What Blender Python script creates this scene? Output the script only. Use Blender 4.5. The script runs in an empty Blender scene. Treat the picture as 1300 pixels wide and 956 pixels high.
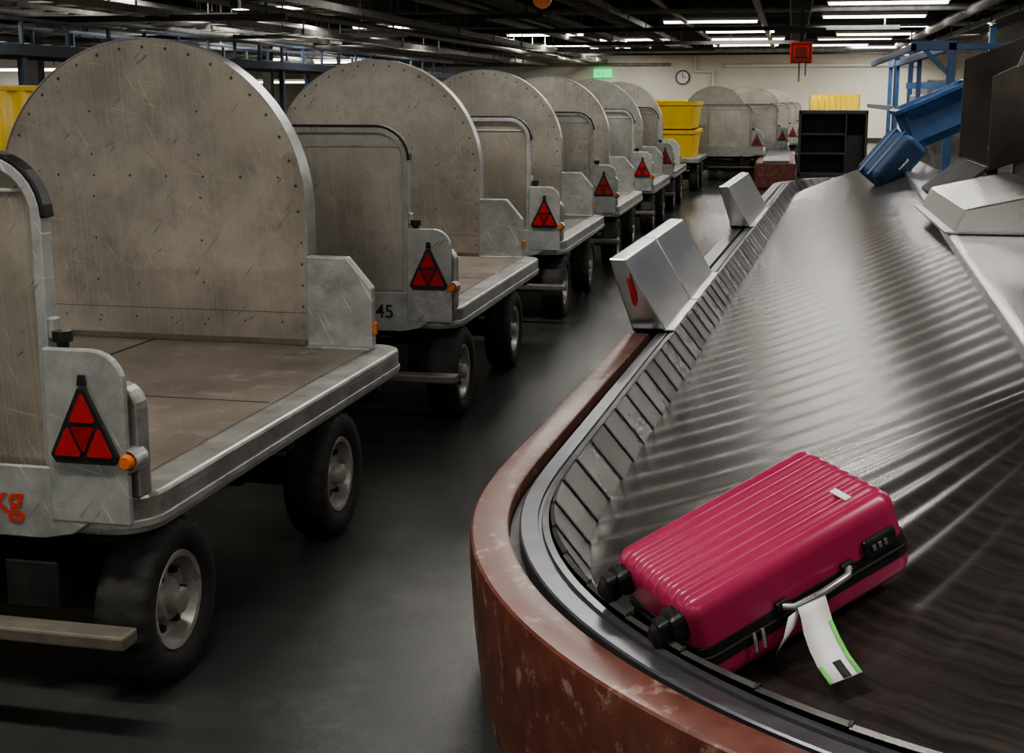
import bpy, math, random, bisect
import bmesh
from mathutils import Vector, Matrix
random.seed(7)
S=bpy.context.scene
COL=S.collection
S.view_settings.look='AgX - Medium High Contrast'
# ------------------------------------------------------------ materials
def mat(name,c1,c2=None,scale=4,rough=(.5,.6),metal=0,bump=0,bscale=60,stretch=(1,1,1),
        c3=None,s3=1.5,t3=(.55,.7),emit=None,coord='Object',coat=0,scratch=None,tint=None):
    m=bpy.data.materials.new(name); m.use_nodes=True
    nt=m.node_tree; N=nt.nodes; K=nt.links; b=N['Principled BSDF']
    if emit:
        b.inputs['Base Color'].default_value=(*c1,1)
        b.inputs['Emission Color'].default_value=(*c1,1); b.inputs['Emission Strength'].default_value=emit
        return m
    c2=c2 or c1
    tc=N.new('ShaderNodeTexCoord'); oi=N.new('ShaderNodeObjectInfo')
    mu=N.new('ShaderNodeMath'); mu.operation='MULTIPLY'; mu.inputs[1].default_value=37.0
    K.new(oi.outputs['Random'],mu.inputs[0])
    ad=N.new('ShaderNodeVectorMath'); ad.operation='ADD'
    K.new(tc.outputs[coord],ad.inputs[0]); K.new(mu.outputs[0],ad.inputs[1])
    mp=N.new('ShaderNodeMapping'); mp.inputs['Scale'].default_value=stretch
    K.new(ad.outputs[0],mp.inputs[0])
    n=N.new('ShaderNodeTexNoise'); n.inputs['Scale'].default_value=scale; n.inputs['Detail'].default_value=8
    n.inputs['Roughness'].default_value=.65
    K.new(mp.outputs[0],n.inputs['Vector'])
    r=N.new('ShaderNodeValToRGB'); r.color_ramp.elements[0].position=.35; r.color_ramp.elements[1].position=.65
    r.color_ramp.elements[0].color=(*c1,1); r.color_ramp.elements[1].color=(*c2,1)
    K.new(n.outputs[0],r.inputs[0]); out=r.outputs[0]
    def mixin(fac,col,out):
        mx=N.new('ShaderNodeMix'); mx.data_type='RGBA'
        K.new(fac,mx.inputs[0]); K.new(out,mx.inputs[6]); mx.inputs[7].default_value=(*col,1)
        return mx.outputs[2]
    if c3:
        n3=N.new('ShaderNodeTexNoise'); n3.inputs['Scale'].default_value=s3; n3.inputs['Detail'].default_value=12
        n3.inputs['Roughness'].default_value=.72
        K.new(ad.outputs[0],n3.inputs['Vector'])
        r3=N.new('ShaderNodeValToRGB'); r3.color_ramp.elements[0].position=t3[0]; r3.color_ramp.elements[1].position=t3[1]
        K.new(n3.outputs[0],r3.inputs[0]); out=mixin(r3.outputs[0],c3,out)
    if scratch:
        for i,(ang,sc,thr,col,amt) in enumerate(scratch):
            mr0=N.new('ShaderNodeMapping'); mr0.inputs['Rotation'].default_value=(0,ang,0); K.new(ad.outputs[0],mr0.inputs[0])
            ms=N.new('ShaderNodeMapping'); ms.inputs['Scale'].default_value=sc; K.new(mr0.outputs[0],ms.inputs[0])
            ns=N.new('ShaderNodeTexNoise'); ns.inputs['Scale'].default_value=1; ns.inputs['Detail'].default_value=2; K.new(ms.outputs[0],ns.inputs['Vector'])
            rs=N.new('ShaderNodeValToRGB'); rs.color_ramp.elements[0].position=thr; rs.color_ramp.elements[1].position=thr+.04
            rs.color_ramp.elements[1].color=(amt,amt,amt,1)
            K.new(ns.outputs[0],rs.inputs[0]); out=mixin(rs.outputs[0],col,out)
    if tint:
        mx=N.new('ShaderNodeMix'); mx.data_type='RGBA'; mx.blend_type='MULTIPLY'
        K.new(oi.outputs['Random'],mx.inputs[0]); K.new(out,mx.inputs[6]); mx.inputs[7].default_value=(*tint,1); out=mx.outputs[2]
    K.new(out,b.inputs['Base Color'])
    mr=N.new('ShaderNodeMapRange'); mr.inputs[1].default_value=.3; mr.inputs[2].default_value=.7
    mr.inputs[3].default_value=rough[0]; mr.inputs[4].default_value=rough[1]
    K.new(n.outputs[0],mr.inputs[0]); K.new(mr.outputs[0],b.inputs['Roughness'])
    b.inputs['Metallic'].default_value=metal
    if coat: b.inputs['Coat Weight'].default_value=coat; b.inputs['Coat Roughness'].default_value=.15
    if bump:
        nb=N.new('ShaderNodeTexNoise'); nb.inputs['Scale'].default_value=bscale; nb.inputs['Detail'].default_value=4
        K.new(mp.outputs[0],nb.inputs['Vector'])
        bp=N.new('ShaderNodeBump'); bp.inputs['Strength'].default_value=bump; bp.inputs['Distance'].default_value=.01
        K.new(nb.outputs[0],bp.inputs['Height']); K.new(bp.outputs[0],b.inputs['Normal'])
    return m
M={}
SCR=[(.5,(130,1,5.0),.675,(.76,.75,.73),.6),(-.7,(120,1,7),.69,(.14,.13,.115),.7),(1.35,(150,1,4),.675,(.78,.77,.74),.5),(0.05,(240,1,1.0),.56,(.68,.67,.65),.28),(2.2,(70,1,9),.72,(.13,.12,.10),.7)]
M['alu']=mat('worn_aluminium',(.40,.393,.37),(.60,.593,.565),2.0,(.28,.44),.75,.02,120,c3=(.31,.293,.262),s3=3.5,t3=(.48,.76),scratch=SCR,tint=(.97,.90,.81))
M['alu2']=mat('aluminium_edge',(.32,.32,.31),(.49,.49,.475),9,(.30,.46),.7,.06,60,c3=(.19,.17,.145),s3=6,t3=(.53,.73),scratch=SCR[:2])
M['galv']=mat('galvanised_plate',(.33,.34,.33),(.46,.47,.455),14,(.36,.5),.5,.04,60,c3=(.24,.225,.20),s3=5,t3=(.54,.78),scratch=SCR[:3])
M['wood']=mat('plywood_deck',(.12,.098,.078),(.23,.195,.162),3.2,(.34,.55),0,.15,40,stretch=(1,.5,1),c3=(.32,.285,.25),s3=8,t3=(.53,.74))
M['steel']=mat('dark_steel',(.014,.014,.014),(.038,.034,.03),8,(.5,.7),.3,.1,60)
M['lsteel']=mat('raw_steel_bar',(.14,.125,.10),(.22,.195,.165),8,(.45,.6),.5,.1,60)
M['rivet']=mat('rivet_steel',(.10,.095,.085),(.18,.17,.15),8,(.35,.5),.7)
M['rubber']=mat('tyre_rubber',(.012,.011,.010),(.026,.024,.022),10,(.6,.85),0,.2,80)
M['rub2']=mat('black_rubber',(.010,.010,.011),(.020,.020,.021),20,(.35,.5))
M['hub']=mat('wheel_rim',(.30,.29,.27),(.42,.41,.38),8,(.35,.55),.5,0,c3=(.12,.11,.10),s3=8)
M['refl']=mat('reflector_red',(.36,.014,.012),(.46,.024,.018),40,(.15,.25),0,.1,200,coat=.5)
M['refl2']=mat('reflector_red_dark',(.22,.009,.009),(.29,.013,.013),40,(.2,.3),0,.1,200)
M['orange']=mat('orange_lamp',(.50,.11,.02),(.60,.16,.03),20,(.2,.3),coat=.5)
M['redp']=mat('red_stencil',(.45,.03,.025),(.5,.05,.03),10,(.6,.7))
M['blackp']=mat('black_stencil',(.02,.02,.02),(.03,.03,.03),10,(.6,.7))
M['yellow']=mat('yellow_tarp',(.72,.48,.02),(.85,.60,.04),3,(.45,.6),0,.2,6,stretch=(1,4,.4))
M['floor']=mat('painted_floor',(.036,.040,.038),(.054,.057,.054),1.1,(.16,.24),0,.17,260,c3=(.085,.083,.078),s3=2.2,t3=(.55,.85))
M['wall']=mat('wall_paint',(.66,.63,.54),(.74,.71,.62),1,(.7,.8))
M['ceil']=mat('ceiling_paint',(.12,.118,.11),(.19,.18,.17),1,(.7,.8))
M['tray']=mat('cable_tray',(.17,.165,.155),(.32,.31,.29),6,(.5,.65),.2)
M['dark']=mat('dark_paint',(.022,.022,.022),(.045,.043,.04),5,(.5,.7))
M['brown']=mat('brown_black_panel',(.022,.017,.014),(.045,.035,.028),3,(.3,.5))
M['beltrim']=mat('red_bumper',(.100,.030,.020),(.17,.054,.035),12,(.30,.46),0,.05,60,c3=(.33,.22,.175),s3=16,t3=(.555,.65),coat=.15)
M['chrome']=mat('brushed_steel',(.53,.53,.53),(.59,.587,.58),2,(.235,.25),.93)
M['guard']=mat('guard_plate_steel',(.22,.215,.205),(.32,.31,.295),3,(.27,.31),.85)
M['guard2']=mat('guard_plate_dark',(.15,.145,.14),(.22,.215,.205),3,(.27,.31),.85)
M['guard3']=mat('guard_plate_light',(.30,.295,.285),(.42,.41,.395),3,(.25,.3),.88)
M['railm']=mat('grey_rail',(.11,.115,.13),(.18,.185,.20),5,(.27,.32),.7)
M['blue']=mat('blue_steel_paint',(.035,.085,.20),(.05,.12,.26),5,(.4,.5))
M['blued']=mat('dull_blue_paint',(.05,.07,.11),(.07,.10,.15),5,(.5,.6))
M['blue2']=mat('blue_plastic',(.018,.055,.16),(.028,.09,.23),5,(.3,.45))
M['pink']=mat('pink_shell',(.35,.030,.088),(.41,.040,.108),3,(.28,.33),0,coat=.15)
M['white']=mat('white_paper',(.75,.74,.72),(.82,.81,.79),20,(.6,.7))
M['green']=mat('green_print',(.15,.60,.12),(.2,.65,.15),20,(.6,.7))
M['silver']=mat('silver_plastic',(.36,.36,.36),(.44,.44,.44),20,(.25,.35),.7)
M['tube']=mat('fluorescent_tube',(1,.965,.90),emit=6)
M['exit']=mat('exit_green',(.05,.6,.18),emit=1.6)
M['red']=mat('red_enamel',(.5,.03,.02),(.55,.04,.03),5,(.4,.5))
M['bluedk']=mat('dark_blue_fabric',(.013,.04,.10),(.022,.065,.15),10,(.5,.7))

def beltmat():
    m=bpy.data.materials.new('carousel_rubber'); m.use_nodes=True
    nt=m.node_tree;N=nt.nodes;K=nt.links;b=N['Principled BSDF']
    tc=N.new('ShaderNodeTexCoord')
    mp=N.new('ShaderNodeMapping'); mp.inputs['Scale'].default_value=(.7,26,1); K.new(tc.outputs['UV'],mp.inputs[0])
    n=N.new('ShaderNodeTexNoise'); n.inputs['Scale'].default_value=1.5; n.inputs['Detail'].default_value=5; n.inputs['Roughness'].default_value=.6
    K.new(mp.outputs[0],n.inputs['Vector'])
    r=N.new('ShaderNodeMapRange'); r.inputs[1].default_value=.35; r.inputs[2].default_value=.7
    mx=N.new('ShaderNodeMix'); mx.data_type='RGBA'; mx.inputs[6].default_value=(.022,.018,.0165,1); mx.inputs[7].default_value=(.056,.047,.043,1)
    K.new(n.outputs[0],r.inputs[0]); K.new(r.outputs[0],mx.inputs[0]); K.new(mx.outputs[2],b.inputs['Base Color'])
    b.inputs['Roughness'].default_value=.27
    b.inputs['Specular IOR Level'].default_value=.8
    return m
M['belt']=beltmat()

# ------------------------------------------------------------ helpers
def link(o,parent=None):
    COL.objects.link(o)
    if parent: o.parent=parent
    return o
def empty(name,loc=(0,0,0),rot=(0,0,0),parent=None):
    e=bpy.data.objects.new(name,None); e.location=loc; e.rotation_euler=rot; e.empty_display_size=.2
    return link(e,parent)
def mesh(name,V,F,m,parent=None,bevel=0,smooth=False,loc=(0,0,0),seg=2):
    me=bpy.data.meshes.new(name); me.from_pydata([tuple(v) for v in V],[],F); me.validate()
    bm=bmesh.new(); bm.from_mesh(me); bmesh.ops.recalc_face_normals(bm,faces=bm.faces); bm.to_mesh(me); bm.free()
    me.materials.append(M[m])
    if smooth:
        for p in me.polygons: p.use_smooth=True
    o=bpy.data.objects.new(name,me); o.location=loc; link(o,parent)
    if bevel:
        b=o.modifiers.new('bevel','BEVEL'); b.width=bevel; b.segments=seg; b.limit_method='ANGLE'; b.angle_limit=.6
    return o
def boxgeo(x0,x1,y0,y1,z0,z1):
    V=[(x0,y0,z0),(x1,y0,z0),(x1,y1,z0),(x0,y1,z0),(x0,y0,z1),(x1,y0,z1),(x1,y1,z1),(x0,y1,z1)]
    F=[(0,3,2,1),(4,5,6,7),(0,1,5,4),(1,2,6,5),(2,3,7,6),(3,0,4,7)]
    return V,F
def box(name,x0,x1,y0,y1,z0,z1,m,parent=None,bevel=0):
    V,F=boxgeo(x0,x1,y0,y1,z0,z1); return mesh(name,V,F,m,parent,bevel)
def boxes(name,L,m,parent=None,bevel=0):
    V=[];F=[]
    for b in L:
        v,f=boxgeo(*b); k=len(V); V+=v; F+=[tuple(i+k for i in g) for g in f]
    return mesh(name,V,F,m,parent,bevel)
def prism(name,poly,axis,a,b,m,parent=None,bevel=0,smooth=False):
    def P(u,v,w):
        return {'x':(w,u,v),'y':(u,w,v),'z':(u,v,w)}[axis]
    n=len(poly); V=[P(u,v,a) for u,v in poly]+[P(u,v,b) for u,v in poly]
    F=[tuple(range(n)),tuple(range(2*n-1,n-1,-1))]+[(i,(i+1)%n,n+(i+1)%n,n+i) for i in range(n)]
    return mesh(name,V,F,m,parent,bevel,smooth)
def tube(name,pts,r,m,parent=None,cyclic=False,res=4):
    c=bpy.data.curves.new(name,'CURVE'); c.dimensions='3D'; c.bevel_depth=r; c.bevel_resolution=res
    s=c.splines.new('POLY'); s.points.add(len(pts)-1); s.use_cyclic_u=cyclic; c.use_fill_caps=True
    for i,p in enumerate(pts): s.points[i].co=(*p,1)
    c.materials.append(M[m]); return link(bpy.data.objects.new(name,c),parent)
def lathe(name,prof,m,parent=None,loc=(0,0,0),seg=48,mod=None,axis='x'):
    V=[];F=[];n=len(prof)
    for j in range(seg):
        a=2*math.pi*j/seg
        for i,(x,r) in enumerate(prof):
            rr=r+(mod(i,j) if mod else 0)
            V.append((x,rr*math.cos(a),rr*math.sin(a)) if axis=='x' else (rr*math.cos(a),rr*math.sin(a),x))
    for j in range(seg):
        for i in range(n-1):
            a=j*n+i;b=((j+1)%seg)*n+i
            F.append((a,a+1,b+1,b))
    o=mesh(name,V,F,m,parent,0,True,loc)
    e=o.modifiers.new('es','EDGE_SPLIT'); e.split_angle=.7
    return o
def rrect(x0,x1,y0,y1,r,n=6,corners=(1,1,1,1)):
    P=[]
    for k,(cx,cy,a0) in enumerate([(x1-r,y1-r,0),(x0+r,y1-r,90),(x0+r,y0+r,180),(x1-r,y0+r,270)]):
        if corners[k]:
            for i in range(n+1):
                a=math.radians(a0+90*i/n); P.append((cx+r*math.cos(a),cy+r*math.sin(a)))
        else:
            P.append(([x1,x0,x0,x1][k],[y1,y1,y0,y0][k]))
    return P
def text(name,s,size,m,loc,rot,parent):
    c=bpy.data.curves.new(name,'FONT'); c.body=s; c.size=size; c.extrude=.0008; c.offset=size*.012; c.materials.append(M[m])
    o=bpy.data.objects.new(name,c); o.location=loc; o.rotation_euler=rot; return link(o,parent)

# ------------------------------------------------------------ room shell
X0,X1,Y0,Y1,ZC=-17,7,-6,46,3.35
box('floor',X0,X1,Y0,Y1,-.1,0,'floor')
box('ceiling',X0,X1,Y0,Y1,ZC,ZC+.1,'ceil')
box('wall_back',X0,X1,Y1,Y1+.1,0,ZC,'wall')
box('wall_front',X0,X1,Y0-.1,Y0,0,ZC,'wall')
box('wall_left',X0-.1,X0,Y0,Y1,0,ZC,'wall')
box('wall_right',X1,X1+.1,Y0,Y1,0,ZC,'wall')
box('baseboard_back',X0,X1,Y1-.04,Y1,0,.15,'dark')
box('door_1',-12.6,-11.4,Y1-.09,Y1-.02,0.01,2.5,'white')
L=[]
for y in range(-4,46,3): L.append((X0,X1,y-.07,y+.07,3.12,ZC))
for y in (11,20,26,32,38,44): L.append((X0,X1,y-.12,y+.12,2.85,3.12) if y%2 else (X0,X1,y-.05,y+.05,3.0,3.12))
for y,a,b,z in ((22,-16,-4,2.72),(24.5,-16,-7,2.55),(27.5,-10,2,2.75),(29,-16,-9,2.6),(33.5,-6,3,2.72),(36,-16,-2,2.65),(41,-8,5,2.7),(19,-16,-8,2.6),(17,-15,-6.5,2.45)):
    L.append((a,b,y-.04,y+.04,z,z+.08)); L+= [(x,x+.03,y,y+.03,z,ZC) for x in (a+.3,(a+b)/2,b-.3)]
boxes('ceiling_beams',L,'dark')
L=[]
for x,w,z in ((-14,.5,2.7),(-12.4,.3,2.5),(-11.2,.4,2.85),(-9.9,.25,2.6),(-8.3,.35,2.5),(-7.2,.5,2.8),(-6.3,.3,2.62),(-4.6,.3,2.9),(-3.2,.45,2.85),(.1,.35,2.9),(3.6,.5,2.75)):
    L+=[(x-w/2,x-w/2+.015,Y0,Y1,z,z+.1),(x+w/2-.015,x+w/2,Y0,Y1,z,z+.1)]
    y=Y0+.3
    while y<Y1-.2:
        L.append((x-w/2,x+w/2,y,y+.03,z,z+.02)); y+=.6
    y=Y0+1
    while y<Y1:
        L.append((x-w/2-.02,x-w/2,y,y+.03,z,ZC)); L.append((x+w/2,x+w/2+.02,y,y+.03,z,ZC)); y+=3
boxes('cable_trays',L,'tray')
pp=empty('ceiling_pipes')
for i,(x,z,r) in enumerate([(-12.5,2.95,.06),(-8,3.0,.05),(-5.6,2.95,.08),(-5.3,3.0,.04),(-2.2,3.0,.05),(-.6,2.95,.06),(2.9,2.9,.09),(5,2.8,.12),(-10.5,2.6,.07),(-10.7,2.6,.04),(-9.3,2.75,.09),(-6.8,2.6,.05),(-13.2,2.45,.08)]):
    tube('pipe_%d'%i,[(x,Y0,z),(x,Y1,z)],r,'tray',pp)
for i,(y,z,r) in enumerate([(17.5,3.0,.05),(24,2.95,.06),(30.5,3.0,.05),(40,2.8,.07)]):
    tube('cross_pipe_%d'%i,[(X0,y,z),(X1,y,z)],r,'tray',pp)
boxes('ventilation_duct',[(-15.8,-14.9,Y0,Y1-1,2.75,3.2),(4.0,4.8,12,Y1-1,2.7,3.1)],'tray')
def lamp(x,y,z=2.98,l=1.5,P=52):
    e=empty('fluorescent_light',(x,y,z))
    box('housing',-l/2-.03,l/2+.03,-.11,.11,.03,.09,'white',e)
    boxes('tubes',[(-l/2,l/2,-.075,-.025,-.012,.03),(-l/2,l/2,.025,.075,-.012,.03)],'tube',e)
    boxes('hangers',[(-l/2+.1,-l/2+.11,0,.01,.09,ZC-z),(l/2-.11,l/2-.1,0,.01,.09,ZC-z)],'dark',e)
    ld=bpy.data.lights.new('tube_light','AREA'); ld.shape='RECTANGLE'; ld.size=l; ld.size_y=.17; ld.energy=P*l/1.5; ld.color=(1,.965,.90)
    lo=bpy.data.objects.new('tube_light',ld); lo.location=(0,0,-.02); link(lo,e)
for y in (-3,2,7.5,13,18):
    for x in (-8.7,-5.0,-1.4,1.9): lamp(x,y)
for x,y in ((-8.7,22.7),(-9.6,25.5),(-8.7,29.4),(-6.1,33.8),(-6.8,40.8),(-5.4,43.5),(-1.7,28.6),(-1.1,33),(-1.4,41.5),(-1.2,37.2),(-4.2,37),
            (1.5,23.5),(1.5,27.4),(1.9,31),(2.0,35),(1.6,38),(2.6,40),(1.2,42),(3.0,44),(4.3,42),(-12.5,28),(-12.5,35),(-13,18),(-13,10),(4.8,10),(4.8,20),(4.8,30)):
    lamp(x,y,2.98,1.9,72)
for x,y,z in ((-14,23,1.95),(-13.6,35,1.85),(-13.6,33,2.4),(-12.2,36,2.4),(-15,28,2.2)): lamp(x,y,z,1.5)

# ------------------------------------------------------------ wheels
def wheel(par,x,y,side,R=.21,w=.14,name='wheel'):
    e=empty(name,(x,y,R),(0,0,0),par)
    h=w/2
    prof=[(-h*.75,.125),(-h*.95,.14),(-h,.165),(-h*.96,.19),(-h*.8,R-.004),(-h*.4,R),(0,R),(h*.4,R),(h*.8,R-.004),(h*.96,.19),(h,.165),(h*.95,.14),(h*.75,.125)]
    def md(i,j): return -.008 if (i in (4,8) and j%4<2) else (-.008 if i in (6,) else 0)
    lathe('tyre',prof,'rubber',e,seg=96,mod=md)
    s=side
    prof=[(s*h*.75,.127),(s*h*.85,.122),(s*h*.8,.11),(s*h*.25,.098),(s*h*.2,.06),(s*h*.55,.05),(s*h*.55,0.0001)]
    lathe('rim',prof,'hub',e,seg=40)
    lathe('hub_cap',[(s*h*.5,.035),(s*h*.95,.033),(s*h*1.02,.025),(s*h*1.02,.0001)],'hub',e,seg=24)
    lathe('rim_back',[(-s*h*.75,.127),(-s*h*.5,.11),(-s*h*.5,.0001)],'steel',e,seg=24)
    V=[];F=[]
    for k in range(6):
        a=k*math.pi/3; cy,cz=.075*math.cos(a),.075*math.sin(a)
        v,f=boxgeo(min(s*h*.2,s*h*.5),max(s*h*.2,s*h*.5),cy-.008,cy+.008,cz-.008,cz+.008); q=len(V);V+=v;F+=[tuple(i+q for i in g) for g in f]
    mesh('wheel_bolts',V,F,'steel',e)

# ------------------------------------------------------------ baggage cart
ZD=.53
def reflector(par,cx,cz,y,s=.16):
    h=s*1.02
    e=empty('triangle_reflector',(cx,y,cz),(0,0,0),par)
    def tri(k,rad,n=5,ox=0,oz=0,flip=1):
        P=[]
        vs=[(0,h*.6*k),(-s/2*k*1.0,-h*.42*k),(s/2*k*1.0,-h*.42*k)]
        vs=[(a,b*flip) for a,b in vs]
        for i in range(3):
            v=Vector(vs[i]); a=(Vector(vs[i-1])-v).normalized(); b=(Vector(vs[(i+1)%3])-v).normalized()
            for t in range(n+1):
                q=t/n; d=a*(1-q)+b*q
                P.append((v.x+d.x*rad+ox,v.y+d.y*rad+oz))
        return P
    prism('reflector_frame',tri(1.20,.022),'y',-.010,.0,'rub2',e,.002)
    for i,(ox,oz) in enumerate([(0,h*.28),(-s*.25,-h*.215),(s*.25,-h*.215)]):
        prism('red_cell_%d'%i,tri(.42,.005,3,ox,oz),'y',-.014,-.009,'refl',e)
    prism('centre_cell',tri(.38,.005,3,0,-h*.125,-1),'y',-.0135,-.009,'refl2',e)
    prism('top_loop',[(-.012,h*.62),(.012,h*.62),(.008,h*.78),(-.008,h*.78)],'y',-.008,0,'rub2',e,.002)
def build_cart(stencil=None):
    c=empty('baggage_cart')
    HW=.975
    prism('deck_frame',rrect(-HW,HW,0,2.04,.11),'z',.435,ZD,'alu2',c,.010)
    prism('frame_channel',rrect(-HW-.004,HW+.004,-.004,2.044,.11),'z',.452,.470,'galv',c,.002)
    box('deck_boards',-HW+.10,HW-.10,.05,1.97,ZD,ZD+.004,'wood',c)
    boxes('deck_seams',[(-.01,.003,.06,1.96,ZD+.004,ZD+.0055),(-HW+.11,HW-.11,.995,1.0,ZD+.004,ZD+.0055)],'dark',c)
    r=.63;zc=1.036;yb=1.93
    arc=[(r*math.cos(math.radians(a)),zc+r*math.sin(math.radians(a))) for a in range(0,181,3)]
    prism('round_board',[(r,ZD+.004)]+arc+[(-r,ZD+.004)],'y',yb,yb+.006,'alu',c)
    V=[];F=[]
    path=[(r,ZD+.004)]+arc+[(-r,ZD+.004)]
    for (x,z) in path:
        dx,dz=(x/r,(z-zc)/r) if z>zc else (math.copysign(1,x),0)
        for rr,yy in ((.0,yb-.004),(.004,yb-.004),(.004,yb+.085),(.0,yb+.085)):
            V.append((x+dx*rr,yy,z+dz*rr))
    n=len(path)
    for i in range(n-1):
        for k in range(4):
            a=i*4+k;b=i*4+(k+1)%4;F.append((a,b,b+4,a+4))
    o=mesh('board_flange',V,F,'alu2',c,0,True); o.modifiers.new('es','EDGE_SPLIT').split_angle=.6
    V=[];F=[]
    def riv(x,y,z,R=.0075):
        k=len(V);m=8
        for j in range(m):
            a=2*math.pi*j/m; V.append((x+R*math.cos(a),y,z+R*math.sin(a)))
        for j in range(m):
            a=2*math.pi*j/m; V.append((x+R*.6*math.cos(a),y-.004,z+R*.6*math.sin(a)))
        F.append(tuple(k+m+j for j in range(m)))
        for j in range(m): F.append((k+j,k+(j+1)%m,k+m+(j+1)%m,k+m+j))
    for a in range(0,181,9): riv((r-.03)*math.cos(math.radians(a)),yb,zc+(r-.03)*math.sin(math.radians(a)),.0065)
    for z in (.6,.68,.76,.84,.92): riv(r-.02,yb,z,.005);riv(-r+.03,yb,z,.005)
    for x in [i*.15-.525 for i in range(8)]: riv(x,yb,1.16,.005); riv(x,yb,.62,.004)
    for z in [.6+i*.16 for i in range(6)]: riv(.21,yb,z,.0045); riv(-.23,yb,z,.0045)
    mesh('rivets',V,F,'rivet',c)
    boxes('board_seams',[(-r+.01,r-.01,yb-.0012,yb,.655,.6575),(-r+.01,r-.01,yb-.006,yb,.536,.556)],'lsteel',c)
    for s in (1,-1):
        P=[(r+.0,ZD),(.885,ZD),(.885,.76),(.79,.872),(r,.872)]
        P=[(s*a,b) for a,b in P]
        prism('rear_wing',P,'y',yb-.015,yb+.03,'galv',c,.006)
        box('marker_lamp',min(s*.885,s*.900),max(s*.885,s*.900),yb-.015,yb+.01,.585,.635,'orange',c,.006)
        box('rear_wing_foot',min(s*.64,s*.885),max(s*.64,s*.885),yb-.06,yb-.01,ZD,ZD+.012,'alu2',c,.003)
    GX=.735
    P=rrect(-GX,GX,ZD-.05,1.31,.13,8,(1,1,0,0))
    prism('gate_panel',P,'y',.03,.036,'alu',c)
    path=[(a,.03,b) for a,b in [(GX,ZD-.05)]+P[:-2]+[(-GX,ZD-.05)]]
    def bar(name,path,w,d,m):
        V=[];F=[];n=len(path)
        for i,p in enumerate(path):
            a=Vector(path[max(0,i-1)]);b=Vector(path[min(n-1,i+1)]);t=(b-a).normalized()
            nrm=Vector((-t.z,0,t.x))
            for u,v in ((-w,-d),(w,-d),(w,d),(-w,d)):
                q=Vector(p)+nrm*u; V.append((q.x,q.y+v,q.z))
        for i in range(n-1):
            for k in range(4):
                a=i*4+k;b=i*4+(k+1)%4;F.append((a,b,b+4,a+4))
        F+=[(0,1,2,3),((n-1)*4,(n-1)*4+1,(n-1)*4+2,(n-1)*4+3)]
        o=mesh(name,V,F,m,c,.004)
    bar('gate_frame',path,.014,.022,'galv')
    top=[p for p in path if p[2]>1.175]
    tp=[]
    for p in top: 
        cx=max(-GX+.13,min(GX-.13,p[0])); d=Vector((p[0]-cx,0,p[2]-1.18)).normalized(); tp.append((p[0]+d.x*.017,p[1],p[2]+d.z*.017))
    bar('gate_rubber_trim',tp,.007,.022,'rub2')
    boxes('gate_ribs',[(-.02,.02,.012,.03,ZD+.1,1.28),(-.72,.72,.024,.03,1.235,1.245)],'galv',c,.003)
    boxes('gate_hinges',[(GX+.014,GX+.03,.01,.04,.90,.95),(-GX-.03,-GX-.014,.01,.04,.90,.95)],'galv',c,.004)
    for s in (1,-1):
        P=rrect(GX+.012,.950,.47,.885,.08,6,(1,0,0,0))
        P=[(s*a,b) for a,b in P]
        prism('front_wing',P,'y',-.02,.0,'galv',c,.005)
        P=rrect(GX+.03,.962,ZD,.80,.06,6,(1,0,0,0)); P=[(s*a,b) for a,b in P]
        prism('wing_backing',P,'y',.015,.07,'alu2',c,.005)
        tube('gate_pin',[(s*(GX+.045),.02,.84),(s*(GX+.045),.02,.90)],.014,'steel',c)
        tube('gate_pin_cap',[(s*(GX+.045),.02,.895),(s*(GX+.045),.02,.92)],.024,'rub2',c)
        reflector(c,s*.848,.700,-.021)
        l=lathe('front_marker_lamp',[(-.03,.0001),(-.03,.014),(-.02,.019),(0,.021)],'orange',c,(s*.948,-.0,.625),24,axis='z'); l.rotation_euler=(-math.pi/2,0,0)
        l=lathe('lamp_bezel',[(-.012,.020),(-.02,.027),(.0,.031),(.03,.031)],'alu2',c,(s*.948,-.0,.625),24,axis='z'); l.rotation_euler=(-math.pi/2,0,0)
    P=[(-.90,ZD-.02),(-.80,.44),(-.72,.425),(.72,.425),(.80,.44),(.90,ZD-.02),(.80,.60),(-.80,.60)]
    prism('front_plate',P,'y',-.018,-.005,'galv',c,.003)
    if stencil: 
        for (s_,size,m,x,z) in stencil: text('stencil',s_,size,m,(x,-.0195,z),(math.pi/2,0,0),c)
    boxes('chassis_beams',[(-.5,-.42,.05,1.95,.33,.435),(.42,.5,.05,1.95,.33,.435),(-.92,.92,.10,.16,.38,.435),(-.92,.92,1.0,1.06,.38,.435),(-.92,.92,1.86,1.92,.38,.435),
          (-.70,-.64,1.08,1.66,.27,.33),(.64,.70,1.08,1.66,.27,.33),(-.70,-.62,1.12,1.18,.22,.40),(.62,.70,1.12,1.18,.22,.40),(-.70,-.62,1.56,1.62,.22,.40),(.62,.70,1.56,1.62,.22,.40)],'steel',c,.005)
    boxes('axles',[(-.84,.84,.18,.26,.17,.25),(-.84,.84,1.33,1.41,.17,.25),(-.55,.55,.0,.45,.27,.31),(-.74,-.60,.0,.45,.24,.36),(.60,.74,.0,.45,.24,.36)],'steel',c,.005)
    lathe('turntable',[(.31,.0001),(.31,.3),(.35,.3),(.35,.0001)],'steel',c,(0,.3,0),32,axis='z')
    box('front_bumper_bar',-1.0,1.0,-.17,-.10,.228,.262,'lsteel',c,.006)
    boxes('bumper_brackets',[(-.5,-.44,-.10,.2,.21,.28),(.44,.5,-.10,.2,.21,.28),(-.60,-.56,-.08,-.04,.22,.44),(.56,.60,-.08,-.04,.22,.44)],'steel',c,.004)
    boxes('tow_bar',[(-.035,.035,-.74,-.10,.23,.28),(-.06,.06,-.76,-.70,.22,.29)],'steel',c,.006)
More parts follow.
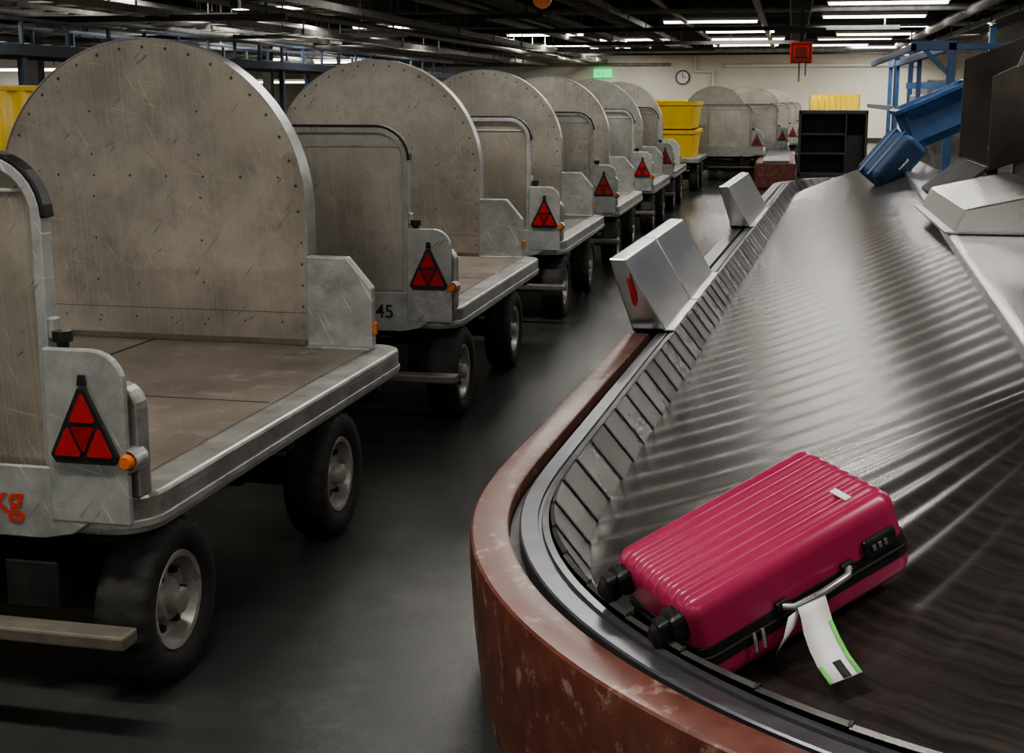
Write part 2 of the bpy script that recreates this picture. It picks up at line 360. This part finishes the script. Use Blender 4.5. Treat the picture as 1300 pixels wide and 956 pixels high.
    tube('tow_eye',[(.045*math.cos(a/12*6.283),-.79+.045*math.sin(a/12*6.283),.255) for a in range(12)],.012,'steel',c,True)
    for s in (1,-1):
        wheel(c,s*.892,.20,s); wheel(c,s*.892,1.37,s)
    return c
def copytree(o,parent=None):
    n=o.copy(); COL.objects.link(n)
    if parent: n.parent=parent
    for ch in o.children: copytree(ch,n)
    return n
CX=-2.385
c1=build_cart([('500kg',.10,'redp',.435,.485)]); c1.location=(CX-.030,2.78,0); c1.rotation_euler=(0,0,-.022)
c2=build_cart([('45',.085,'blackp',.60,.485)]); c2.location=(CX,5.68,0)
def strip(c):
    for ch in list(c.children):
        if ch.name.startswith('stencil'): bpy.data.objects.remove(ch)
for k in range(2,6):
    c=copytree(c2); c.location=(CX+random.uniform(-.02,.02),2.78+2.9*k,0); strip(c)
for x,y in ((-1.42,24.2),(-1.0,27.1),(-.8,30),(-.62,33),(-.5,36)):
    c=copytree(c2); c.location=(x,y,0); strip(c)
def yellow_cart(loc,rot=0,w=.9,l=2.4,top=1.55):
    c=empty('curtained_cart',loc,(0,0,rot))
    boxes('deck',[(-w,w,0,l,.45,.53)],'alu2',c,.01)
    boxes('posts',[(sx*w-.03,sx*w+.03,y-.03,y+.03,.53,top) for sx in (-1,1) for y in (.04,l-.04)],'tray',c,.004)
    boxes('roof_rails',[(-w,w,0,.06,top-.05,top),(-w,w,l-.06,l,top-.05,top),(-w-.02,-w+.04,0,l,top-.05,top),(w-.04,w+.02,0,l,top-.05,top)],'yellow',c,.01)
    def pleat(name,p0,p1,z0,z1,n=60,amp=.02):
        p0=Vector(p0);p1=Vector(p1);d=(p1-p0);nn=Vector((-d.y,d.x)).normalized()
        V=[];F=[]
        for i in range(n+1):
            t=i/n;o=amp*math.sin(t*n*.9); 
            for k,z in enumerate((z0,(z0+z1)/2,z1)):
                q=p0+d*t+nn*o*(1.2-.4*k); V.append((q.x,q.y,z+.01*math.sin(i*.7)))
        for i in range(n):
            for k in range(2): a=i*3+k;F.append((a,a+1,a+4,a+3))
        o=mesh(name,V,F,'yellow',c,0,True); s=o.modifiers.new('s','SOLIDIFY'); s.thickness=.004
    pleat('front_curtain',(-w,-.01),(w,-.01),.6,top-.03)
    pleat('side_curtain',(w+.01,.0),(w+.01,l),.6,top-.03)
    pleat('side_curtain_far',(-w-.01,.0),(-w-.01,l),.6,top-.03)
    pleat('back_curtain',(-w,l+.01),(w,l+.01),.6,top-.03)
    boxes('chassis',[(-.5*w/.9,.5*w/.9,.2,l-.2,.3,.45),(-.7*w/.9,.7*w/.9,.28,.36,.17,.25),(-.7*w/.9,.7*w/.9,l-.56,l-.48,.17,.25),(-.03,.03,-.7,.2,.25,.3)],'steel',c,.01)
    for s in (1,-1): wheel(c,s*(w-.1),.32,s); wheel(c,s*(w-.1),l-.52,s)
    return c
def crate_cart(loc,w,l,levels,z0=.53,h=.42):
    c=empty('yellow_crate_cart',loc)
    boxes('deck',[(-w-.1,w+.1,-.1,l+.1,.45,.53)],'alu2',c,.01)
    boxes('chassis',[(-.4,.4,.0,l,.3,.45),(-w+.05,w-.05,.28,.36,.17,.25),(-w+.05,w-.05,l-.4,l-.32,.17,.25)],'steel',c)
    for k in range(levels):
        a=z0+k*(h+.02); 
        V=[];F=[]
        for (sx,sy,z) in ((w*.94,.03,a),(w,0,a+h*.85),(w+.03,-.03,a+h*.86),(w+.03,-.03,a+h),(w-.02,.02,a+h),(w*.90,.05,a+.03)):
            V+=[(-sx,sy,z),(sx,sy,z),(sx,l-sy,z),(-sx,l-sy,z)]
        for i in range(5):
            for j in range(4): F.append((i*4+j,i*4+(j+1)%4,i*4+4+(j+1)%4,i*4+4+j))
        F+=[(0,1,2,3),(20,21,22,23)]
        mesh('yellow_crate_%d'%k,V,F,'yellow',c,.006)
    for s in (1,-1): wheel(c,s*w,.32,s); wheel(c,s*w,l-.36,s)
crate_cart((-2.15,21.2,0),.68,1.7,2)
for k in range(2): yellow_cart((-7.0-(k%2)*.2,9.2+3.4*k,0))
yellow_cart((-.75,40.5,0),0,.7,2.2,1.5); yellow_cart((1.0,33,0),0,.55,2.0,1.53)
crate_cart((-3.8,40,0),.7,1.7,2)

# ------------------------------------------------------------ carousel
pts=[]
def seg(a,b,n):
    for i in range(n): t=i/n; pts.append(Vector((a[0]+(b[0]-a[0])*t,a[1]+(b[1]-a[1])*t)))
def arc_(c,R,a0,a1,n):
    for i in range(n): a=math.radians(a0+(a1-a0)*i/n); pts.append(Vector((c[0]+R*math.cos(a),c[1]+R*math.sin(a))))
D=.03
seg((-.2,17.2),(-.8,3.5),int(13.71/D)); arc_((1.0,3.5),1.8,180,360,int(math.pi*1.8/D)); seg((2.8,3.5),(2.8,17.2),int(13.7/D)); arc_((1.3,17.2),1.5,0,180,int(math.pi*1.5/D))
n=len(pts)
for it in range(3):
    w=6; pts=[sum((pts[(i+k)%n] for k in range(-w,w+1)),Vector((0,0)))/(2*w+1) for i in range(n)]
nor=[]
for i in range(n):
    t=(pts[(i+3)%n]-pts[i-3]).normalized(); nor.append(Vector((-t.y,t.x)))
cum=[0]
for i in range(n): cum.append(cum[-1]+(pts[(i+1)%n]-pts[i]).length)
TL=cum[-1]
def PL(L,s):
    L=L%TL; i=min(bisect.bisect_right(cum,L)-1,n-1); t=(L-cum[i])/(cum[i+1]-cum[i]); j=(i+1)%n
    p=pts[i]*(1-t)+pts[j]*t; q=(nor[i]*(1-t)+nor[j]*t).normalized(); return p+q*s
car=empty('baggage_carousel')
def sweep(name,L0,L1,prof,m,step=.06,smooth=True,closed_prof=False,bev=0):
    k=max(2,int((L1-L0)/step)); V=[];F=[];c=len(prof)
    for i in range(k+1):
        L=L0+(L1-L0)*i/k
        for s,z in prof:
            p=PL(L,s); V.append((p.x,p.y,z))
    for i in range(k):
        for j in range(c if closed_prof else c-1):
            a=i*c+j;b=i*c+(j+1)%c; F.append((a,b,b+c,a+c))
    if closed_prof: F+=[tuple(range(c)),tuple(range(k*c+c-1,k*c-1,-1))]
    o=mesh(name,V,F,m,car,bev,smooth)
    if smooth: o.modifiers.new('es','EDGE_SPLIT').split_angle=.5
    return o
LC=11.25
rim=[(.03,0),(.012,.15),(.002,.30),(0,.388),(.002,.396),(.008,.400),(.090,.402),(.096,.399),(.098,.385),(.10,.1)]
sweep('red_bumper_rim',LC,TL-1.0,rim,'beltrim')
rim2=[(.02,0),(.02,.33),(0,.335),(0,.375),(.01,.385),(.10,.387),(.10,.1)]
sweep('steel_side_rim',-1.0,LC,rim2,'railm',smooth=False)
sweep('rail_groove',0,TL,[(.10,.36),(.124,.36)],'rub2')
sweep('inner_rail',0,TL,[(.124,.34),(.124,.390),(.128,.394),(.170,.394),(.172,.386),(.180,.386),(.182,.396),(.198,.398),(.202,.37)],'railm')
sweep('guard_backing',0,TL,[(.200,.375),(.300,.225)],'rub2')
# individual flat steel guard plates butted edge to edge
pitch=TL/round(TL/.225)
GP={'guard':([],[]),'guard3':([],[]),'guard2':([],[])}; SV=[];SF=[]
idx=0; L=0
while L<TL-pitch*.5:
    V,F=GP[('guard','guard3','guard','guard2','guard3','guard')[(idx*7+idx//5)%6]]
    k=len(V); a=L+.001;b=L+pitch-.001
    for t in range(4):
        l=a+(b-a)*t/3; off=.004*(t/3)
        for s,z in ((.202,.403),(.212,.409),(.312,.264)):
            p=PL(l-(.06 if z<.3 else 0),s+off*.5); V.append((p.x,p.y,z+off*.6+.002))
    for t in range(3):
        for j in range(2): q=k+t*3+j; F.append((q,q+1,q+4,q+3))
    k=len(SV)
    for l in (L-.0045,L+.0045):
        for s,z in ((.202,.403),(.212,.409),(.312,.264)):
            p=PL(l-(.06 if z<.3 else 0),s+.003); SV.append((p.x,p.y,z+.007))
    for j in range(2): SF.append((k+j,k+j+1,k+j+4,k+j+3))
    L+=pitch; idx+=1
for mn,(V,F) in GP.items(): mesh('guard_plates_'+mn,V,F,mn,car)
mesh('guard_joint_strips',SV,SF,'rub2',car)
SB0,SB1,ZB0,ZB1=.285,1.45,.268,.75
pit=.215; NP=int(TL/pit); pit=TL/NP; sub=10; nv=20
V=[];F=[];UV=[]
rows=NP*sub
for i in range(rows+1):
    L=i*pit/sub; ph=(i%sub)/sub
    for j in range(nv+1):
        v=j/nv
        sk=.16*math.sin(math.pi*v)
        s=SB0+(SB1-SB0)*v
        p=PL(L+sk,s)
        am=.0080-.0060*v
        hh=am*(.5-.5*math.cos(2*math.pi*ph**.7))
        V.append((p.x,p.y,ZB0+(ZB1-ZB0)*v+hh)); UV.append((L,v*1.2))
for i in range(rows):
    for j in range(nv):
        a=i*(nv+1)+j; F.append((a,a+1,a+nv+2,a+nv+1))
me=bpy.data.meshes.new('belt_slats'); me.from_pydata(V,[],F)
ul=me.uv_layers.new(name='UVMap')
for p in me.polygons:
    p.use_smooth=True
    for li in p.loop_indices: ul.data[li].uv=UV[me.loops[li].vertex_index]
me.materials.append(M['belt']); o=bpy.data.objects.new('belt_slats',me); link(o,car)
if me.polygons[0].normal.z<0: me.flip_normals()
sweep('upper_lip',0,TL,[(1.43,.70),(1.43,.785),(1.445,.79),(1.47,.79)],'chrome')
V=[];F=[]
left=[(p.x,p.y) for p in [PL(i*13.6/80,1.46) for i in range(0,81)]]
for i,(x,y) in enumerate(left):
    xr=2.8-1.46; V+=[(x,y,.786),(max(x+.01,xr),y,.786)]
for i in range(80): F.append((2*i,2*i+1,2*i+3,2*i+2))
k=len(V)
V.append((1.0,3.5,.786)); 
arcp=[PL(13.6+i*(math.pi*1.8)/30,1.46) for i in range(31)]
for p in arcp: V.append((p.x,p.y,.786))
for i in range(30): F.append((k,k+1+i,k+2+i))
mesh('island_deck',V,F,'chrome',car)

def ox(y): return -.8+(y-3.5)*.0438
def deflector(segs):
    e=empty('deflector_guard',parent=car)
    for i,(y0,y1) in enumerate(segs):
        prof=[(.01,.405),(.165,.405),(-.02,.735),(-.095,.735)]
        V=[]
        for (y,dy) in ((y0,0),(y1,0)):
            for s,z in prof: V.append((ox(y)+s,y+ (.0 if z<.5 else -.08),z))
        F=[(0,1,2,3),(7,6,5,4)]+[(a,(a+1)%4,4+(a+1)%4,4+a) for a in range(4)]
        mesh('deflector_panel_%d'%i,V,F,'chrome',e,.006)
        V=[]
        for y in (y0,y1):
            for s,z in ((.155,.402),(.20,.402),(.20,.408),(.155,.408)): V.append((ox(y)+s,y,z))
        mesh('deflector_lip_%d'%i,V,F,'chrome',e)
        box('mounting_foot_%d'%i,ox(y0)+.0,ox(y0)+.09,y0+.1,y0+.16,.38,.41,'steel',e,.003)
    return e
d1=deflector([(6.05,7.0),(7.03,8.15)])
mesh('red_scuff',[(ox(6.05)-.01,6.03-.075,.66),(ox(6.05)+.005,6.03-.065,.650),(ox(6.05)+.03,6.03-.045,.57),(ox(6.05)+.035,6.03-.03,.52),(ox(6.05)+.02,6.03-.03,.52),(ox(6.05)-.0,6.01-.05,.60)],[(0,1,2,3,4,5)],'red',d1)
d2=deflector([(11.2,13.4)])

def wedge(y0,y1,x0,x1,z0,h):
    e=empty('steel_wedge_block',parent=car)
    prism('wedge_body',[(x0,z0),(x1,z0),(x1,z0+h),(x0+.06,z0+h*.55)],'y',y0,y1,'chrome',e,.008)
    box('wedge_flange',x0-.04,x1,y0-.03,y1+.03,z0,z0+.012,'alu2',e,.003)
wedge(6.9,8.6,.80,1.30,.79,.22)
ch=empty('infeed_chute')
def slab(name,P,th,m):
    a,b,c_,d=[Vector(p) for p in P]; nn=(b-a).cross(d-a).normalized()*th
    V=[a,b,c_,d,a+nn,b+nn,c_+nn,d+nn]; F=[(0,1,2,3),(7,6,5,4),(0,1,5,4),(1,2,6,5),(2,3,7,6),(3,0,4,7)]
    return mesh(name,V,F,m,ch,.004)
slab('side_panel_near',[(1.22,8.9,1.0),(2.7,8.9,1.5),(2.7,8.9,2.3),(1.22,8.9,1.58)],.03,'brown')
slab('side_panel_far',[(1.22,10.4,1.0),(2.7,10.4,1.5),(2.7,10.4,2.3),(1.22,10.4,1.72)],.03,'brown')
slab('chute_bed',[(1.22,8.93,1.02),(1.22,10.4,1.02),(2.7,10.4,1.55),(2.7,8.93,1.55)],.03,'belt')
slab('chute_lip',[(.96,8.95,.80),(.96,10.35,.80),(1.24,10.35,1.03),(1.24,8.95,1.03)],.02,'dark')
slab('grey_shield',[(1.25,8.2,1.62),(2.4,8.2,1.95),(2.4,8.2,2.35),(1.40,8.2,2.05)],.03,'railm')
slab('brown_screen',[(1.32,7.0,.95),(1.32,7.9,.95),(1.32,7.9,1.52),(1.32,7.0,1.60)],.03,'brown')
boxes('chute_legs',[(1.4,1.48,9.0,9.08,.786,1.1),(1.4,1.48,10.25,10.33,.786,1.1),(2.5,2.58,9.0,9.08,.6,1.5),(2.5,2.58,10.25,10.33,.6,1.5),(1.35,1.39,7.05,7.1,.786,1.5),(1.35,1.39,7.8,7.85,.786,1.5)],'tray',ch,.004)

g=empty('blue_gantry_frame')
boxes('gantry_members',[(1.70,1.79,16,16.09,.0,2.05),(1.30,1.79,16,16.09,1.97,2.08),(1.70,1.79,16,24,1.97,2.06),(1.72,1.78,24,24.09,0,2.05),(1.30,1.36,16.0,24,1.97,2.05),
     (3.6,3.69,16,16.09,0,2.05),(1.7,3.69,16,16.09,1.98,2.05),(1.72,1.78,20,20.08,0,2.05)],'blue',g,.006)
V=[(1.42,16.02,1.98),(1.48,16.02,1.98),(1.74,16.02,1.74),(1.74,16.02,1.66),(1.42,16.07,1.98),(1.48,16.07,1.98),(1.74,16.07,1.74),(1.74,16.07,1.66)]
mesh('gantry_brace',V,[(0,1,2,3),(7,6,5,4),(0,1,5,4),(1,2,6,5),(2,3,7,6),(3,0,4,7)],'blue',g)
tb=empty('blue_tub',(1.42,13.9,1.30),(0,math.radians(-24),0))
V=[];F=[]
def ring(sx,sy,z): 
    k=len(V)
    for p in rrect(-sx,sx,-sy,sy,.06,4): V.append((p[0],p[1],z))
    return k,len(V)-k
r1,m_=ring(.30,.45,-.22); r2,_=ring(.36,.52,.16); r3,_=ring(.40,.56,.16); r4,_=ring(.40,.56,.20); r5,_=ring(.35,.51,.20); r6,_=ring(.28,.43,-.20)
R=[r1,r2,r3,r4,r5,r6]
for a,b in zip(R[:-1],R[1:]):
    for i in range(m_): F.append((a+i,a+(i+1)%m_,b+(i+1)%m_,b+i))
F.append(tuple(range(r1,r1+m_))); F.append(tuple(range(r6,r6+m_)))
mesh('tub_shell',V,F,'blue2',tb,.004)
boxes('tub_ribs',[(-.34,.34,-.50,-.46,-.15,.14),(-.37,-.33,-.3,-.26,-.2,.15),(-.37,-.33,.0,.04,-.2,.15),(-.37,-.33,.3,.34,-.2,.15)],'blue',tb,.004)
boxes('stand_frame',[(-.25,-.21,-.4,-.36,-.42,-.2),(.2,.24,-.4,-.36,-.60,-.2),(-.25,-.21,.36,.4,-.42,-.2),(.2,.24,.36,.4,-.60,-.2)],'tray',tb)
def loftbox(name,lx,ly,lz,r,m,parent,rib=0,nrib=9):
    def sec(d):
        P=[]; hy=ly/2-d; hz=lz/2-d; rr=max(.004,r-d)
        def fl(y): 
            t=(y/(ly/2)); 
            if abs(t)>.86: return 0
            return -rib*(.5-.5*math.cos((t+.86)/1.72*nrib*2*math.pi))**1.3
        N=nrib*12
        for i in range(N+1): y=hy-rr-(2*(hy-rr))*i/N; P.append((y,hz+fl(y)))
        for i in range(1,6): a=math.radians(90+18*i); P.append((-hy+rr+rr*math.cos(a),hz-rr+rr*math.sin(a)))
        for i in range(1,6): a=math.radians(180+18*i-18); P.append((-hy+rr+rr*math.cos(a),-hz+rr+rr*math.sin(a)))
        for i in range(N+1): y=-hy+rr+(2*(hy-rr))*i/N; P.append((y,-hz-fl(y)))
        for i in range(1,6): a=math.radians(270+18*i); P.append((hy-rr+rr*math.cos(a),-hz+rr+rr*math.sin(a)))
        for i in range(1,6): a=math.radians(18*i-18); P.append((hy-rr+rr*math.cos(a),hz-rr+rr*math.sin(a)))
        return P
    V=[];F=[];st=[];K=8
    for i in range(K+1):
        a=math.pi/2*i/K; st.append((-lx/2+r*(1-math.cos(a)), r*(1-math.sin(a))))
    st+= [(-x,d) for x,d in reversed(st)]
    c=None
    for x,d in st:
        P=sec(d*.999); c=len(P)
        for y,z in P: V.append((x,y,z))
    for i in range(len(st)-1):
        for j in range(c): a=i*c+j;b=i*c+(j+1)%c;F.append((a,b,b+c,a+c))
    F.append(tuple(range(c))); F.append(tuple(range(len(V)-c,len(V))))
    return mesh(name,V,F,m,parent,0,True)
bg=empty('blue_suitcase',(.93,13.0,.88),(math.radians(10),math.radians(-50),.2))
loftbox('bag_body',.5,.5,.26,.06,'bluedk',bg,.003,4)
boxes('bag_straps',[(-.255,.255,-.12,-.08,-.135,.135),(-.255,.255,.08,.12,-.135,.135)],'blue2',bg,.004)
tube('bag_handle',[(-.06,-.255,0),(-.05,-.285,0),(.05,-.285,0),(.06,-.255,0)],.01,'silver',bg)

# ------------------------------------------------------------ pink suitcase
sl=(ZB1-ZB0)/(SB1-SB0)
c0=Vector((.07,2.70)); rad=(Vector((1.0,3.5))-c0).normalized()
u=Vector((rad.x,rad.y,sl)).normalized(); t=Vector((-rad.y,rad.x,0)).normalized(); nn=u.cross(t).normalized()
th=math.radians(-8)
u,t=(u*math.cos(th)+t*math.sin(th)),(t*math.cos(th)-u*math.sin(th))
P0=Vector((-.112,2.490,.292))
ctr=P0+u*.26+t*.16+nn*.108
sc=empty('pink_suitcase')
sc.matrix_world=Matrix(((u.x,t.x,nn.x,ctr.x),(u.y,t.y,nn.y,ctr.y),(u.z,t.z,nn.z,ctr.z),(0,0,0,1)))
LX,LY,LZ=.51,.325,.205
loftbox('shell',LX,LY,LZ,.038,'pink',sc,.0095,8)
prism('zipper_band',rrect(-LX/2-.002,LX/2+.002,-LY/2-.002,LY/2+.002,.034,8),'z',-.048,-.002,'rub2',sc,.002)
tube('zip_line',[(x,y,-.025) for x,y in rrect(-LX/2-.003,LX/2+.003,-LY/2-.003,LY/2+.003,.034,8)],.0035,'steel',sc,True)
for i,(y,z) in enumerate(((-.115,.05),(.115,.05),(-.115,-.07),(.115,-.07))):
    e=empty('spinner_wheel_%d'%i,(-LX/2-.028,y,z),(0,0,0),sc)
    box('wheel_housing',.0,.04,-.03,.03,-.026,.03,'rub2',e,.012)
    l=lathe('caster',[(-.014,.0001),(-.014,.022),(-.009,.028),(.009,.028),(.014,.022),(.014,.0001)],'rub2',e,(-.012,0,-.004),24); l.rotation_euler=(0,0,math.pi/2)
    box('caster_fork',-.022,.008,-.019,.019,.006,.026,'rub2',e,.006)
box('tsa_lock',.145,.225,-LY/2-.010,-LY/2+.01,-.008,.032,'rub2',sc,.006)
boxes('lock_dials',[(.162+i*.014,.170+i*.014,-LY/2-.013,-LY/2-.009,.006,.018) for i in range(3)],'silver',sc)
boxes('side_handle_mounts',[(-.075,-.045,-LY/2-.012,-LY/2+.01,-.012,.012),(.085,.115,-LY/2-.012,-LY/2+.01,-.012,.012)],'rub2',sc,.005)
tube('side_handle',[(-.06,-LY/2-.01,.0),(-.045,-LY/2-.026,-.002),(.02,-LY/2-.030,-.004),(.085,-LY/2-.026,-.002),(.10,-LY/2-.01,.0)],.0075,'silver',sc)
for x in (-.135,-.115): 
    tube('zip_puller',[(x,-LY/2-.004,-.022),(x-.004,-LY/2-.010,-.034),(x-.010,-LY/2-.010,-.06)],.004,'silver',sc)
tube('end_handle',[(LX/2-.005,-.06,.02),(LX/2+.02,-.045,.02),(LX/2+.02,.045,.02),(LX/2-.005,.06,.02)],.008,'rub2',sc)
box('top_sticker',.165,.18,-.115,-.06,LZ/2-.001,LZ/2+.0015,'white',sc)
def ribbon(name,C,w,m,parent,off=0):
    V=[];F=[]
    for p,wd in C:
        p=Vector(p);wd=Vector(wd)
        V.append(p-wd*w);V.append(p+wd*w)
    for i in range(len(C)-1): F.append((2*i,2*i+1,2*i+3,2*i+2))
    o=mesh(name,V,F,m,parent,0,True); s=o.modifiers.new('s','SOLIDIFY');s.thickness=.0008; return o
tagp=[((-.010,-LY/2-.032,-.002),(1,0,0)),((-.016,-LY/2-.044,-.02),(1,0,.0)),((-.026,-LY/2-.06,-.045),(1,-.1,0)),((-.036,-LY/2-.088,-.068),(1,-.2,0)),((-.046,-LY/2-.125,-.084),(1,-.25,0)),((-.054,-LY/2-.17,-.093),(1,-.25,0))]
ribbon('airline_tag',tagp,.032,'white',sc)
def shift(C,d,dz): return [((p[0]+d*wd[0],p[1]+d*wd[1],p[2]+dz),wd) for p,wd in C]
ribbon('tag_green_edge_a',shift(tagp[2:],.028,.002),.004,'green',sc)
ribbon('tag_green_edge_b',shift(tagp[4:],-.028,.002),.004,'green',sc)
ribbon('tag_barcode',shift(tagp[4:],.004,.002),.008,'blackp',sc)
ribbon('tag_tail',[((-.05,-LY/2-.03,-.01),(1,0,.2)),((-.075,-LY/2-.035,-.04),(1,0,.4)),((-.10,-LY/2-.03,-.065),(.9,0,.5))],.016,'white',sc)

# ------------------------------------------------------------ background things
cb=empty('black_cabinet',(.78,26,0))
boxes('cabinet_carcass',[(-.63,-.58,0,.6,0,1.2),(.58,.63,0,.6,0,1.2),(-.63,.63,0,.6,1.15,1.22),(-.63,.63,0,.6,.0,.06),(-.63,.63,.56,.6,0,1.2),(.22,.25,.0,.58,.05,1.15)],'dark',cb,.006)
boxes('cabinet_shelves',[(-.58,.22,.02,.56,.40,.44),(-.58,.22,.02,.56,.76,.80)],'brown',cb)
rc=empty('far_conveyor')
boxes('conveyor_bumper',[(-.55,.1,22,27,.0,.42),(-.55,-.45,27,38,0,.42)],'beltrim',rc,.03)
boxes('conveyor_top',[(-.42,.0,22.1,27,.42,.45)],'railm',rc,.005)
rh=empty('red_hoist_unit',(.1,18,2.05))
boxes('hoist_body',[(-.14,.14,-.1,.1,-.16,.10),(-.09,.09,-.13,-.1,-.1,.05)],'red',rh,.02)
boxes('hoist_rod',[(-.02,.02,-.02,.02,.1,1.3),(-.35,.3,-.05,.05,.22,.28)],'dark',rh)
boxes('hoist_chain',[(-.03,-.01,0,.02,-.4,-.16),(.05,.07,0,.02,-.32,-.16)],'tray',rh)
odp=empty('orange_ceiling_disc',(-3.4,18.6,2.78))
od=lathe('disc',[(-.02,.0001),(-.02,.13),(.02,.13),(.02,.0001)],'orange',odp,(0,0,0),24,axis='z'); od.rotation_euler=(math.pi/2,0,0)
boxes('disc_hanger',[(-.01,.01,0,.01,.12,ZC-2.78)],'dark',odp)
es=empty('exit_sign',(-6.3,Y1-.12,2.26))
box('sign_box',-.30,.30,-.02,.1,-.14,.14,'exit',es,.01)
text('sign_arrow','< |',.22,'white',(-.2,-.03,-.08),(math.pi/2,0,0),es)
ck=empty('wall_clock',(-3.6,Y1-.04,2.12))
l=lathe('clock_rim',[(0,.24),(.03,.24),(.03,.20),(.02,.20)],'dark',ck,(0,0,0),32,axis='z'); l.rotation_euler=(math.pi/2,0,0)
l=lathe('clock_face',[(.02,.205),(.02,.0001)],'white',ck,(0,0,0),32,axis='z'); l.rotation_euler=(math.pi/2,0,0)
boxes('clock_hands',[(-.01,.01,-.035,-.025,0,.15),(0,.11,-.035,-.025,-.01,.01)],'blackp',ck)
wp=empty('wall_pipework')
tube('wall_pipe_a',[(-3.2,Y1-.1,3.3),(-3.2,Y1-.1,2.3),(-2.6,Y1-.1,2.3),(-2.6,Y1-.1,1.0)],.05,'white',wp)
tube('wall_pipe_b',[(-2.2,Y1-.1,2.5),(4,Y1-.1,2.5)],.06,'white',wp)
tube('wall_pipe_c',[(-16,Y1-.1,2.55),(-4,Y1-.1,2.55)],.05,'tray',wp)
oc=empty('overhead_conveyor')
boxes('conveyor_rails',[(-9.6,-9.5,5,34,1.92,2.05),(-8.6,-8.5,5,34,1.92,2.05),(-9.6,-9.55,5,34,2.3,2.34),(-8.55,-8.5,5,34,2.3,2.34)],'blued',oc,.005)
boxes('conveyor_bed',[(-9.5,-8.6,5,34,1.98,2.02)],'tray',oc)
boxes('conveyor_legs',[(x,x+.08,y,y+.08,0,1.9) for y in range(6,34,4) for x in (-9.6,-8.58)]+[(x,x+.04,y,y+.04,2.05,2.32) for y in range(6,34,1) for x in (-9.6,-8.54)],'blued',oc)
L=[]
for k in range(60): L.append((-9.48,-8.62,5.2+k*.48,5.26+k*.48,2.02,2.07))
boxes('conveyor_rollers',L,'alu2',oc)
boxes('ceiling_column',[(-12.1,-11.9,20,20.2,0,ZC),(-12.1,-11.9,30,30.2,0,ZC),(-5.35,-5.27,12.5,12.58,2.3,ZC)],'dark')
rm=empty('blue_machine_frame')
boxes('frame_posts',[(3.2,3.3,24,24.1,0,2.6),(2.4,2.5,30,30.1,0,2.4),(2.4,2.5,36,36.1,0,2.4),(1.9,2.0,27,27.1,0,2.2)],'blue',rm)
boxes('frame_rails',[(2.4,2.5,24,36.1,2.2,2.32),(1.9,3.3,24,24.1,1.6,1.7),(1.9,1.98,24,36,1.2,1.3)],'blue',rm)
boxes('machine_cabinets',[(2.2,3.2,24.5,27,0,1.5),(2.6,3.6,28,31,0,1.8)],'tray',rm,.02)

# ------------------------------------------------------------ world + camera
w=bpy.data.worlds.new('world'); S.world=w; w.use_nodes=True
w.node_tree.nodes['Background'].inputs[0].default_value=(.9,.85,.75,1); w.node_tree.nodes['Background'].inputs[1].default_value=.02
cd=bpy.data.cameras.new('camera'); cam=bpy.data.objects.new('camera',cd); COL.objects.link(cam)
cam.location=(0,0,1.45); cam.rotation_euler=(math.radians(90-10.30),0,math.radians(11.61))
cd.sensor_width=36; cd.lens=36*1700/1300; cd.shift_y=-45/1300; cd.clip_end=200
S.camera=cam
